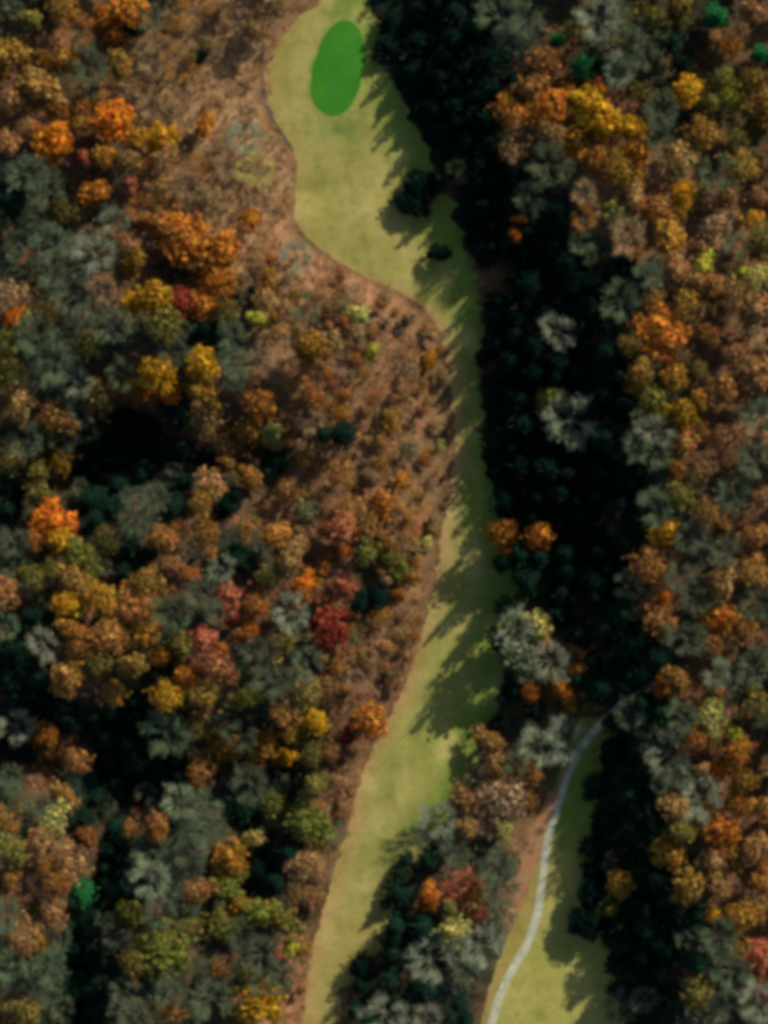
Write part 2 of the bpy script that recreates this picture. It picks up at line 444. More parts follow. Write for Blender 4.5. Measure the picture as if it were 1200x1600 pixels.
def tube_arrays(segs, sides=5):
    """segs: list of (p0, p1, r0, r1)"""
    vs, fs = [], []
    for p0, p1, r0, r1 in segs:
        p0, p1 = np.array(p0, float), np.array(p1, float); d = p1 - p0; d /= (np.linalg.norm(d) + 1e-9)
        u = np.cross(d, [0.3, .9, .2]); u /= np.linalg.norm(u); v = np.cross(d, u); b = len(vs)
        for p, r in ((p0, r0), (p1, r1)):
            for k in range(sides):
                a = 2 * math.pi * k / sides; vs.append(p + r * (math.cos(a) * u + math.sin(a) * v))
        for k in range(sides): fs.append((b + k, b + (k + 1) % sides, b + sides + (k + 1) % sides, b + sides + k))
    return np.array(vs), np.array(fs)
def limbs(seed, n=7, z0=1.25, reach=.7, top=2.7, r0=.028):
    rnd = random.Random(seed); out = []; ends = []
    for i in range(n):
        a = i * 2.399 + rnd.uniform(-.3, .3); zb = z0 + i * (top - z0) * .6 / n
        q = reach * rnd.uniform(.7, 1.1); p0 = (0, 0, zb)
        p1 = (q * .5 * math.cos(a), q * .5 * math.sin(a), zb + .38)
        a2 = a + rnd.uniform(-.35, .35)
        p2 = (p1[0] + q * .55 * math.cos(a2), p1[1] + q * .55 * math.sin(a2), p1[2] + .42)
        out += [(p0, p1, r0, r0 * .65), (p1, p2, r0 * .65, r0 * .3)]; ends.append((p1, p2, a2))
    return out, ends
def trunk_mesh(seed):
    segs = [((0, 0, -.25), (.01, .01, .5), .05, .04), ((.01, .01, .5), (0, .02, 1.3), .04, .032), ((0, .02, 1.3), (0, 0, 2.6), .032, .010)]
    l, _ = limbs(seed, r0=.018)
    vs, fs = tube_arrays(segs + l, 6)
    return mesh_np("trunk", vs, fs, MAT_BARK)
def bare_crown(seed, ntw=1500, fuzz=750):
    rnd = np.random.default_rng(seed); r2 = random.Random(seed)
    l, ends = limbs(seed + 50, 13, 1.1, .80, 3.0, .014)
    segs = list(l)
    tips = []
    for p1, p2, a in ends:
        for k in range(8):
            t = r2.uniform(.1, 1); b = [p1[j] + (p2[j] - p1[j]) * t for j in range(3)]
            a3 = a + r2.uniform(-.9, .9); L = r2.uniform(.2, .42)
            e = (b[0] + L * math.cos(a3), b[1] + L * math.sin(a3), b[2] + r2.uniform(.1, .35))
            segs.append((b, e, .007, .003)); tips.append((b, e, a3))
    vs, fs = tube_arrays(segs, 3)
    # fine twigs: slivers fanned along the small branches
    cent, nr, sz, el = [], [], [], []
    V2, F2 = [], []
    for i in range(ntw):
        b, e, a = tips[r2.randrange(len(tips))]
        t = r2.uniform(.1, 1.1); c = np.array([b[j] + (e[j] - b[j]) * t for j in range(3)])
        a3 = a + r2.gauss(0, .8); L = r2.uniform(.10, .30); c = c + np.array([r2.gauss(0, .05), r2.gauss(0, .05), r2.gauss(0, .05)]); d = np.array([math.cos(a3), math.sin(a3), r2.uniform(.1, .8)]); d /= np.linalg.norm(d)
        sd_ = np.cross(d, rnd.normal(size=3)); sd_ /= np.linalg.norm(sd_); wd = r2.uniform(.0035, .008)
        q = len(V2)
        V2 += [c - sd_ * wd, c + sd_ * wd, c + d * L + sd_ * wd * .5, c + d * L - sd_ * wd * .5]; F2.append((q, q + 1, q + 2, q + 3))
    # last leaves still hanging
    C_ = []
    for i in range(fuzz):
        b, e, a = tips[r2.randrange(len(tips))]; t = r2.uniform(0, 1.4)
        C_.append([b[j] + (e[j] - b[j]) * t + r2.gauss(0, .05) for j in range(3)])
    C_ = np.array(C_); v3, f3 = quads_from(C_, rnd.normal(size=(fuzz, 3)) + [0, 0, .8], rnd.uniform(.012, .036, fuzz), rnd.uniform(.7, 1.6, fuzz), rnd)
    V2 = np.array(V2); F2 = np.array(F2)
    vv = np.concatenate([vs, V2, v3]); ff = np.concatenate([fs, F2 + len(vs), f3 + len(vs) + len(V2)])
    return vv, ff
def pine_crown(seed, tiers=11, blunt=False):
    rnd = np.random.default_rng(seed); C_, N_, S_ = [], [], []
    for i in range(tiers):
        f = i / (tiers - 1); z = 1.1 + f * (HT - 1.15); R0 = (1 - f ** (2.2 if blunt else 1.15)) * .98 + .05
        nb = max(5, int(12 - 6 * f))
        for k in range(nb):
            a = k * 2 * math.pi / nb + i * .7 + rnd.uniform(-.25, .25); Rb = R0 * rnd.uniform(.7, 1.12)
            m = max(4, int(15 * R0))
            t = rnd.uniform(.08, 1, m); sp = .10 * (1.2 - t) + .03
            x = Rb * t; off = rnd.normal(size=(m, 3)) * sp[:, None]
            C_.append(np.stack([x * math.cos(a) + off[:, 0], x * math.sin(a) + off[:, 1], z + .10 - .28 * t * R0 + off[:, 2] * .6], 1))
            N_.append(rnd.normal(scale=.45, size=(m, 3)) + np.array([math.cos(a) * .5, math.sin(a) * .5, 1])); S_.append(rnd.uniform(.035, .075, m))
    c = np.concatenate(C_)
    return quads_from(c, np.concatenate(N_), np.concatenate(S_), rnd.uniform(1, 2.2, len(c)), rnd)

BROAD = [mesh_np("crown", *broad_crown(s, nl, per, sp), MAT_LEAF) for s, nl, per, sp in ((1, 13, 115, .68), (2, 11, 125, .66), (3, 17, 90, .76), (4, 9, 150, .60), (5, 15, 100, .74), (6, 12, 115, .68), (7, 19, 80, .80), (8, 14, 95, .72))]
THIN = [mesh_np("crown", *broad_crown(s, nl, per, sp, leaf=.06), MAT_LEAF) for s, nl, per, sp in ((11, 17, 52, .74), (12, 15, 55, .70), (13, 19, 46, .78))]
BARE = [mesh_np("crown", *bare_crown(s), MAT_TWIG) for s in (21, 22, 23, 24, 25)]
PINE = [mesh_np("crown", *pine_crown(s, 11, b), MAT_NEEDLE) for s, b in ((31, False), (32, True), (33, False), (34, True))]
TRUNK = [trunk_mesh(s) for s in (41, 42, 43)]

TREES = []      # px, py, radius m, kind, colour word, root
def protos():
    out = {}
    return out
PAL = {'O': ((.62, .20, .022), 'bright orange'), 'b': ((.40, .19, .05), 'rusty brown'), 'y': ((.54, .30, .022), 'golden yellow'), 'v': ((.17, .18, .035), 'olive green'),
       'r': ((.45, .085, .045), 'red'), 'p': ((.42, .235, .09), 'peach brown'), 'g': ((.13, .168, .09), 'grey green'), 't': ((.42, .275, .14), 'tan'),
       'd': ((.010, .032, .018), 'dark green'), 'e': ((.02, .14, .04), 'emerald green'), 'm': ((.36, .20, .03), 'mustard'), 'k': ((.005, .018, .012), 'blackish green'),  # blackish green: dark evergreens, and crowns with deep shade put into their colour
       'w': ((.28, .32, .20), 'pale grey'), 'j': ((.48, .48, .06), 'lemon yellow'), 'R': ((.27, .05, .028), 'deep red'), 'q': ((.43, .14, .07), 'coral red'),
       'c': ((.47, .18, .028), 'copper'), 'l': ((.46, .42, .12), 'straw yellow')}
KINDS = {'broad': ('broadleaf_tree', 'tree', 'leafy broadleaf trees of the autumn wood'), 'thin': ('sparse_tree', 'tree', 'half bare trees of the autumn wood'),
         'bare': ('bare_tree', 'bare tree', 'bare trees of the autumn wood'), 'pine': ('pine_tree', 'pine tree', 'dark evergreens beside the fairways')}
proto = {}
def build_proto(kind, vi):
    nm = KINDS[kind][0]
    root = bpy.data.objects.new(nm, None); link(root)
    mesh = {'broad': BROAD, 'thin': THIN, 'bare': BARE, 'pine': PINE}[kind][vi]
    link(bpy.data.objects.new("crown", mesh), root); link(bpy.data.objects.new("trunk", TRUNK[vi % 3]), root)
    return root
NV = {'broad': len(BROAD), 'thin': len(THIN), 'bare': len(BARE), 'pine': len(PINE)}
def copy_thing(src):
    r = src.copy(); sc.collection.objects.link(r)
    for ch in src.children:
        c = ch.copy(); sc.collection.objects.link(c); c.parent = r
    return r
def place(px, py, rpx, kind, code, H=None, label=None, jit=.12):
    """crown of radius rpx pixels whose middle shows at photo pixel (px, py)"""
    r = rpx * M2
    if H is None:
        H = {'broad': 2.4, 'thin': 2.5, 'bare': 2.7, 'pine': 4.2}[kind] * r + {'broad': 4, 'thin': 4, 'bare': 4, 'pine': 4}[kind]
        H *= rng.uniform(.9, 1.12)
    x, y = W(px, py)
    for _ in range(3):
        z = height(x, y); x, y = W(px, py, z + H * .82)
    vi = rng.randrange(NV[kind]); key = (kind, vi)
    if key not in proto: proto[key] = build_proto(kind, vi); root = proto[key]
    else: root = copy_thing(proto[key])
    root.location = (x, y, height(x, y)); root.rotation_euler = (rng.uniform(-.03, .03), rng.uniform(-.03, .03), rng.uniform(0, 6.28))
    root.scale = (r * rng.uniform(.88, 1.16), r * rng.uniform(.88, 1.16), H / HT)
    base, word = PAL[code]
    if label is None and kind in ('broad', 'thin'):
        m_ = rng.uniform(.05, .5); k_ = rng.uniform(.68, 1.12); base = tuple((c * (1 - m_) + q_ * m_) * k_ for c, q_ in zip(base, (.32, .20, .065)))
    u_ = rng.uniform(1 - jit, 1 + jit); hs = (base[0], base[1] * u_, base[2] * min(1.0, u_)); k = rng.uniform(.88, 1.15)
    col = tuple(min(.9, c * k) for c in hs)
    for ch in root.children:
        ch.color = (*col, 1) if ch.name.startswith("crown") else (1, 1, 1, 1)
    n, cat, grp = KINDS[kind]
    root['category'] = cat; root['group'] = grp
    TREES.append(dict(px=px, py=py, r=rpx, kind=kind, code=code, word=word, root=root, label=label))
    return root

# trees that stand out in the photograph: px, py, radius px, kind, colour, height, what it is called, (label)
HEROES = [
 (172, 182, 36, 'broad', 'O', 15, 'the bright orange crown', 'tall bright orange tree, the most vivid crown at upper left'),
 (86, 222, 38, 'broad', 'O', 16, 'the wide orange crown', 'wide orange tree nearest the left edge at upper left'),
 (150, 300, 26, 'broad', 'c', 13, None, 'copper orange tree just below the bright orange crown'),
 (292, 372, 42, 'broad', 'c', 16, None, 'copper crown on the upper left of the big rust clump'),
 (345, 392, 42, 'broad', 'c', 17, 'the big copper crown', 'biggest copper crown on the right of the big rust clump'),
 (340, 440, 34, 'broad', 'c', 14, None, 'copper crown at the bottom of the big rust clump'),
 (277, 472, 24, 'broad', 'R', 13, 'the small dark red crown', 'small dark red tree under the big rust clump'),
 (315, 475, 25, 'broad', 'c', 12, None, 'small copper tree right beside the small dark red crown'),
 (206, 476, 22, 'broad', 'y', 12, 'the small golden crown', 'small golden tree left of the dark red crown'),
 (20, 496, 19, 'broad', 'O', 12, 'the orange spot at the left edge', 'small bright orange tree touching the left edge'),
 (43, 490, 14, 'broad', 'l', 10, None, 'tiny straw yellow tree beside the orange one at the left edge'),
 (243, 580, 36, 'broad', 'y', 17, 'the left golden orange crown', 'large golden orange crown, left one of a close pair'),
 (262, 614, 20, 'broad', 'O', 13, None, 'small bright orange crown tucked under the left golden orange crown'),
 (226, 612, 18, 'broad', 'c', 11, None, 'small copper crown at the lower left of the golden orange pair'),
 (313, 566, 26, 'broad', 'y', 15, 'the right golden crown', 'golden crown, right one of the close golden pair'),
 (308, 608, 25, 'broad', 'm', 14, None, 'mustard crown just below the right golden crown'),
 (325, 650, 32, 'thin', 'p', 13, None, 'peach brown thin crown below the golden pair'),
 (324, 755, 27, 'broad', 'p', 14, 'the lone peach crown', 'peach orange tree alone at the edge of the black hollow'),
 (424, 680, 22, 'broad', 'l', 11, 'the pale straw crown', 'pale straw yellow tree standing in rusty brush'),
 (85, 815, 36, 'broad', 'O', 16, 'the orange crown over the olive one', 'big orange tree directly above the smooth olive crown'),
 (93, 846, 22, 'broad', 'y', 13, None, 'yellow lower bough tree between the orange and the olive crowns'),
 (130, 872, 31, 'broad', 'v', 13, 'the smooth olive crown', 'smooth rounded olive tree at the left, below the orange one'),
 (92, 722, 24, 'broad', 'm', 13, 'the mustard crown in the hollow', 'mustard tree alone inside the dark hollow at left'),
 (356, 930, 26, 'broad', 'q', 14, 'the upper coral crown', 'coral red tree, upper one of two in the left wood'),
 (358, 960, 17, 'broad', 'q', 10, None, 'small coral tree touching the underside of the upper coral crown'),
 (318, 1003, 25, 'broad', 'q', 13, 'the lower coral crown', 'coral red tree, lower one of two in the left wood'),
 (514, 985, 36, 'broad', 'R', 14, 'the deep red crown', 'deep red tree near the narrow fairway'),
 (471, 916, 23, 'broad', 'O', 12, 'the orange crown above the red one', 'small orange tree up and left of the deep red crown'),
 (534, 914, 22, 'broad', 'q', 11, None, 'small red tree just above the deep red crown'),
 (150, 938, 34, 'broad', 'm', 14, None, 'mustard crown, upper left of the mottled brown clump'),
 (213, 952, 36, 'broad', 'b', 15, 'the mottled brown clump', 'mottled brown crown, upper right of the big mottled clump'),
 (168, 992, 36, 'broad', 'b', 14, None, 'brown crown, lower left of the big mottled clump'),
 (226, 990, 28, 'broad', 'm', 13, None, 'mustard brown crown, lower right of the big mottled clump'),
 (100, 945, 26, 'broad', 'y', 13, 'the golden crown left of the mottled clump', 'small golden tree just left of the big mottled clump'),
 (257, 1024, 20, 'broad', 'c', 11, None, 'small copper crown, left of the pair below the mottled clump'),
 (290, 1056, 22, 'broad', 'c', 11, None, 'small copper crown, right of the pair below the mottled clump'),
 (200, 15, 34, 'broad', 'c', 15, 'the rust crown at the top edge', 'rust crown cut by the top edge, beside a dark gap'),
 (252, 210, 26, 'broad', 'y', 12, 'the yellow crown beside the tan slope', 'yellow tree between the orange crowns and the tan slope'),
 (320, 200, 22, 'broad', 'c', 10, None, 'small rust tree right of the yellow crown on the tan slope'),
 (165, 245, 24, 'broad', 'm', 12, None, 'mustard tree just below the bright orange crown'),
 (130, 245, 13, 'broad', 'q', 11, None, 'tiny vermilion tree between the two orange crowns'),
 (203, 285, 17, 'broad', 'q', 10, None, 'small vermilion tree below right of the bright orange crown'),
 (380, 215, 26, 'bare', 'w', 11, 'the pale bare tree by the footpath', 'pale whitish bare tree on the tan slope, left of the footpath'),
 (400, 262, 28, 'bare', 'l', 11, None, 'pale yellowish bare tree just below the whitish one'),
 (462, 400, 24, 'bare', 'w', 11, 'the pale bare tree at the bend', 'pale grey bare tree at the bend of the fairway edge'),
 (559, 490, 22, 'broad', 'l', 9, 'the straw yellow crown', 'straw yellow low tree in the red brush by the fairway bend'),
 (583, 546, 17, 'broad', 'j', 9, None, 'small lemon yellow tree below the straw yellow one'),
 (402, 496, 15, 'broad', 'j', 9, None, 'small lemon yellow tree right of the big rust clump'),
 (385, 345, 22, 'broad', 'c', 10, None, 'small copper tree just right of the top of the rust clump'),
 (618, 880, 24, 'broad', 'v', 11, 'the olive crown by the narrow fairway', 'olive green tree hugging the reddish edge of the fairway'),
 (545, 1150, 18, 'broad', 'R', 10, 'the dark red spot', 'small dark red tree close to the left fairway edge'),
 (490, 1128, 24, 'broad', 'y', 12, 'the yellow crown left of the dark red spot', 'golden tree left of the small dark red tree'),
 (445, 1185, 20, 'broad', 'y', 12, None, 'small golden tree among grey bare ones at lower centre left'),
 (345, 1165, 26, 'broad', 'm', 12, 'the mustard crown above the grey trees', 'mustard tree at the edge of the second dark hollow'),
 (368, 1178, 14, 'broad', 'y', 9, None, 'tiny golden tree touching the mustard one'),
 (455, 1484, 14, 'broad', 'j', 9, 'the small lemon crown', 'small lemon yellow tree near the bottom of the fairway'),
 (405, 1575, 38, 'broad', 'y', 14, 'the golden crown at the bottom edge', 'big golden orange tree at the bottom edge left of the fairway'),
 (253, 1495, 42, 'broad', 'v', 15, 'the big olive crown', 'biggest olive tree in the lower left wood'),
 (205, 1432, 24, 'broad', 'v', 12, None, 'smaller olive tree up and left of the biggest olive one'),
 (358, 1342, 30, 'broad', 'm', 14, 'the yellow-topped olive crown', 'olive tree with golden top among grey bare trees'),
 (127, 1398, 22, 'pine', 'e', 11, 'the emerald conifer at lower left', 'emerald green conifer at the head of the dark gully'),
 (100, 1345, 32, 'thin', 'p', 14, 'the peach crown at lower left', 'peach brown thin crown just above the emerald conifer'),
 (75, 1285, 28, 'thin', 'l', 13, None, 'straw coloured thin crown above the peach crown at lower left'),
 (62, 1470, 18, 'broad', 'm', 11, None, 'small mustard tree left of the dark gully'),
 (35, 1470, 30, 'thin', 'p', 12, None, 'peach brown thin tree touching the small mustard one'),
 (480, 1290, 34, 'broad', 'v', 12, 'the olive pair by the fairway', 'olive tree at the left edge of the lower fairway'),
 (410, 1430, 28, 'broad', 'v', 11, None, 'round olive tree in the lower wood, left of the fairway'),
 (480, 1350, 26, 'thin', 'p', 9, None, 'pinkish thin tree at the left edge of the lower fairway'),
 # right side
 (940, 178, 46, 'broad', 'y', 19, 'the great golden crown', 'great golden tree, widest crown on the upper right ridge'),
 (985, 195, 30, 'broad', 'y', 16, None, 'golden crown joined to the right of the great golden tree'),
 (900, 212, 26, 'broad', 'm', 14, None, 'mustard crown joined below the great golden tree'),
 (858, 165, 38, 'broad', 'c', 16, 'the rust crown on the ridge edge', 'rust orange crown beside the great golden tree, over the shade'),
 (938, 138, 20, 'broad', 'c', 15, None, 'copper top of crown just above the great golden tree'),
 (995, 232, 25, 'broad', 'c', 13, None, 'copper tree under the right side of the great golden tree'),
 (852, 92, 26, 'thin', 'b', 13, None, 'brown thin tree between the grey one and the emerald conifer'),
 (910, 102, 26, 'pine', 'e', 13, 'the big emerald conifer', 'largest emerald green conifer, above the great golden tree'),
 (871, 60, 16, 'pine', 'e', 9, None, 'small emerald conifer up and left of the largest one'),
 (1122, 24, 21, 'pine', 'e', 11, 'the emerald conifer at the top right', 'emerald conifer near the top right corner'),
 (1190, 82, 17, 'pine', 'e', 9, None, 'small emerald conifer cut by the right edge'),
 (1073, 142, 27, 'broad', 'y', 14, 'the golden ball crown', 'round golden tree right of the great golden tree'),
 (1149, 147, 21, 'broad', 'j', 12, 'the lemon crown', 'lemon green tree near the upper right edge'),
 (1064, 305, 21, 'broad', 'y', 12, 'the yellow crown on the slope', 'yellow tree in the middle of the right hand ridge wood'),
 (970, 335, 18, 'broad', 'l', 11, None, 'small straw yellow tree left of the yellow one on the ridge'),
 (1103, 416, 19, 'broad', 'j', 12, 'the bright yellow spot', 'small bright yellow tree on the right hand ridge'),
 (1160, 425, 15, 'broad', 'j', 10, None, 'smaller yellow tree right of the bright yellow spot'),
 (1031, 512, 42, 'broad', 'c', 17, 'the ring shaped rust crown', 'large ring shaped rust tree beside the long shade'),
 (1050, 588, 27, 'broad', 'm', 13, 'the mustard crown below the rust ring', 'mustard tree directly below the ring shaped rust tree'),
 (1022, 628, 30, 'broad', 'v', 13, None, 'olive tree below left of the mustard tree on the ridge edge'),
 (1072, 690, 30, 'broad', 'b', 13, 'the brown crown on the ridge', 'brown tree on the ridge, right of teal grey bare trees'),
 (893, 655, 42, 'bare', 'w', 20, 'the pale bare tree in the shade', 'pale feathery bare tree alone in the black shade'),
 (805, 364, 12, 'broad', 'O', 17, 'the orange spot in the shade', 'tiny orange tree alone in the black shade'),
 (815, 340, 9, 'broad', 'c', 15, None, 'tiniest copper tree touching the orange spot in the shade'),
 (847, 838, 31, 'broad', 'c', 21, 'the copper crown beside the shade', 'copper brown tree at the lower edge of the long shade'),
 (838, 975, 28, 'broad', 'l', 19, 'the straw crown by the ditch', 'straw and peach tree at the head of the ditch'),
 (845, 1008, 20, 'broad', 'p', 12, None, 'peach tree directly under the straw crown by the ditch'),
 (803, 985, 30, 'bare', 'w', 25, None, 'pale grey bare tree left of the straw crown by the ditch'),
 (862, 1035, 28, 'bare', 'w', 21, 'the pale bare tree above the ditch orange', 'pale grey bare tree just above the small orange crown'),
 (878, 1080, 24, 'broad', 'c', 14, 'the orange crown by the ditch', 'small dark orange tree right of the black ditch'),
 (845, 1165, 34, 'bare', 'w', 14, None, 'pale feathery bare tree, left of two at the path end'),
 (882, 1158, 34, 'bare', 'w', 14, 'the pale bare tree at the path end', 'pale feathery bare tree covering the upper end of the path'),
 (793, 1248, 38, 'thin', 't', 13, 'the dull brown crown left of the path', 'dull greyish brown tree left of the red leaf strip'),
 (795, 1300, 22, 'thin', 'l', 11, None, 'small straw thin tree under the dull brown crown'),
 (1043, 826, 24, 'broad', 'y', 13, 'the golden brown crown on the ridge edge', 'golden brown tree right of the long shade, half way down'),
 (1042, 937, 12, 'broad', 'O', 12, 'the small orange spot on the ridge', 'small bright orange tree at the right edge of the shade'),
 (1130, 965, 32, 'broad', 'c', 14, 'the big copper crown at right', 'large copper tree in the right wood, half way down'),
 (1033, 1076, 15, 'broad', 'c', 12, 'the rust spot over the path', 'small rust tree where the shaded path leaves the wood'),
 (1150, 1148, 20, 'broad', 'j', 11, 'the lime ring crown', 'small lime yellow tree right of the teal grey bare tree'),
 (1131, 1203, 18, 'broad', 'O', 12, 'the vivid orange spot', 'vivid orange small tree at lower right'),
 (1098, 1203, 15, 'broad', 'p', 11, None, 'small peach tree touching the vivid orange spot'),
 (1045, 1178, 32, 'bare', 'w', 14, 'the teal grey tree at lower right', 'teal grey bare tree, upper of two beside the vivid orange one'),
 (1092, 1246, 30, 'bare', 'w', 13, None, 'teal grey bare tree, lower of two beside the vivid orange one'),
 (1045, 1333, 30, 'broad', 'm', 14, 'the mustard crown in the lower shade', 'mustard tree with open crown at the edge of the lower shade'),
 (1128, 1300, 32, 'broad', 'c', 15, 'the copper clump at lower right', 'copper crown, upper part of the copper clump at lower right'),
 (1120, 1345, 28, 'broad', 'p', 13, None, 'peach crown, lower part of the copper clump at lower right'),
 (1192, 1500, 26, 'broad', 'q', 13, 'the red crown at the right edge', 'red orange tree cut by the right edge near the bottom'),
 (1115, 1433, 14, 'broad', 'y', 10, None, 'small golden orange tree in the lower right wood'),
 (975, 1378, 26, 'broad', 'm', 12, 'the mustard crown by the second fairway', 'mustard tree standing among dark evergreens by second fairway'),
 (953, 1420, 13, 'broad', 'v', 10, None, 'small lime olive tree among the dark evergreens by second fairway'),
 (705, 1455, 28, 'broad', 'l', 12, 'the yellow green crown between the fairways', 'yellow green round tree in the wood between the fairways'),
 (712, 1392, 30, 'thin', 'q', 10, 'the red brown crown between the fairways', 'red brown thin tree in the wood between the fairways'),
 (748, 1432, 16, 'thin', 'q', 8, None, 'small reddish thin tree touching the yellow green round one'),
 (672, 1500, 36, 'bare', 'w', 13, 'the pale star shaped bare tree', 'pale star shaped bare tree below the yellow green round one'),
 (748, 1480, 30, 'bare', 'w', 13, None, 'teal grey bare tree left of the cart path near the bottom'),
 (600, 1585, 34, 'bare', 'w', 13, 'the pale bare tree at the bottom edge', 'pale grey bare tree at the bottom edge between the fairways'),
 # dark evergreens on their own
 (664, 292, 32, 'broad', 'k', 8.5, 'the lone dark evergreen', 'lone dark rounded evergreen standing on the upper fairway'),
 (648, 316, 28, 'broad', 'k', 7, None, 'lower dark evergreen overlapping the lone one on the fairway'),
 (688, 396, 18, 'broad', 'k', 7, 'the shadow-tip bush at the fairway neck', 'small dark bush standing in for a shadow tip at the fairway neck'),  # dark bush added in place of the tip of a cast shadow
 (712, 262, 14, 'bare', 'l', 7, None, 'small sunlit bare bush right of the lone dark evergreen'),
 (926, 1400, 25, 'broad', 'k', 10, None, 'dark round evergreen, upper of two at second fairway edge'),
 (922, 1440, 28, 'broad', 'k', 10, 'the dark round evergreen by the second fairway', 'dark round evergreen, lower of two bulging over second fairway'),
 (590, 935, 20, 'pine', 'k', 13, 'the black evergreen above the deep red crown', 'black slanting evergreen gap tree above the deep red crown'),
 (205, 40, 18, 'pine', 'k', 9, None, 'dark evergreen under the rust crown at the top edge'),
 (308, 85, 18, 'pine', 'd', 8, 'the dark pine on the tan slope', 'dark evergreen alone on the tan slope near the top'),
]
HEROES += [
 (812, 868, 26, 'pine', 'd', 21, None, 'tall dark evergreen at the fairway edge, under the copper crown'),
 (826, 905, 26, 'pine', 'd', 22, 'the tall evergreen by the fairway', 'second tall dark evergreen down from the copper crown beside shade'),
 (800, 1020, 30, 'broad', 'g', 23, None, 'grey green leafy tree left of the peach tree by the ditch'),
 (784, 1000, 22, 'pine', 'd', 23, None, 'added dark evergreen casting streak shade at the fairway edge above the ditch'),  # added for the streak of shadow it throws across the fairway
 (790, 948, 20, 'pine', 'd', 20, None, 'added dark evergreen casting shade on the fairway edge left of straw crown'),  # put in where only shaded grass lies, to cast another streak
 (822, 1048, 22, 'bare', 'g', 19, None, 'grey green bare tree standing over the top of the ditch'),
 (802, 1082, 20, 'pine', 'k', 14, 'the black evergreens by the ditch', 'blackish evergreen, highest of three in the black ditch'),
 (835, 1110, 20, 'pine', 'k', 12, None, 'blackish evergreen, right one of three in the black ditch'),
 (786, 1132, 18, 'pine', 'k', 11, None, 'blackish evergreen, lowest of three in the black ditch'),
 (985, 1005, 26, 'pine', 'd', 15, 'the evergreens over the shaded path', 'dark evergreen above the shaded end of the cart path'),
 (945, 985, 26, 'pine', 'd', 15, None, 'dark evergreen left of the one above the shaded path end'),
 (905, 990, 26, 'pine', 'd', 14, None, 'dark evergreen just right of the small peach tree by the ditch'),
 (925, 1035, 24, 'pine', 'd', 10, None, 'low dark evergreen up and left of the shaded path end'),
 (130, 1440, 26, 'pine', 'k', 7, None, 'black evergreen in the gully, first below the emerald conifer'),
 (115, 1490, 26, 'pine', 'k', 7, None, 'black evergreen in the gully, second below the emerald conifer'),
 (100, 1545, 26, 'pine', 'k', 7, 'the black evergreens of the gully', 'black evergreen in the gully, third below the emerald conifer'),
 (165, 1380, 22, 'pine', 'k', 7, None, 'black evergreen just right of the emerald conifer at lower left'),
 (170, 1330, 22, 'pine', 'k', 7, None, 'black evergreen between peach crown and grey trees, lower left')]
REFS = [("the putting green", 527, 108)]
for h_ in HEROES:
    px, py, rp, kind, code, H, ref, lab = h_
    place(px, py, rp, kind, code, H, lab, jit=.06)
    if ref: REFS.append((ref, px, py))
NH = len(TREES)

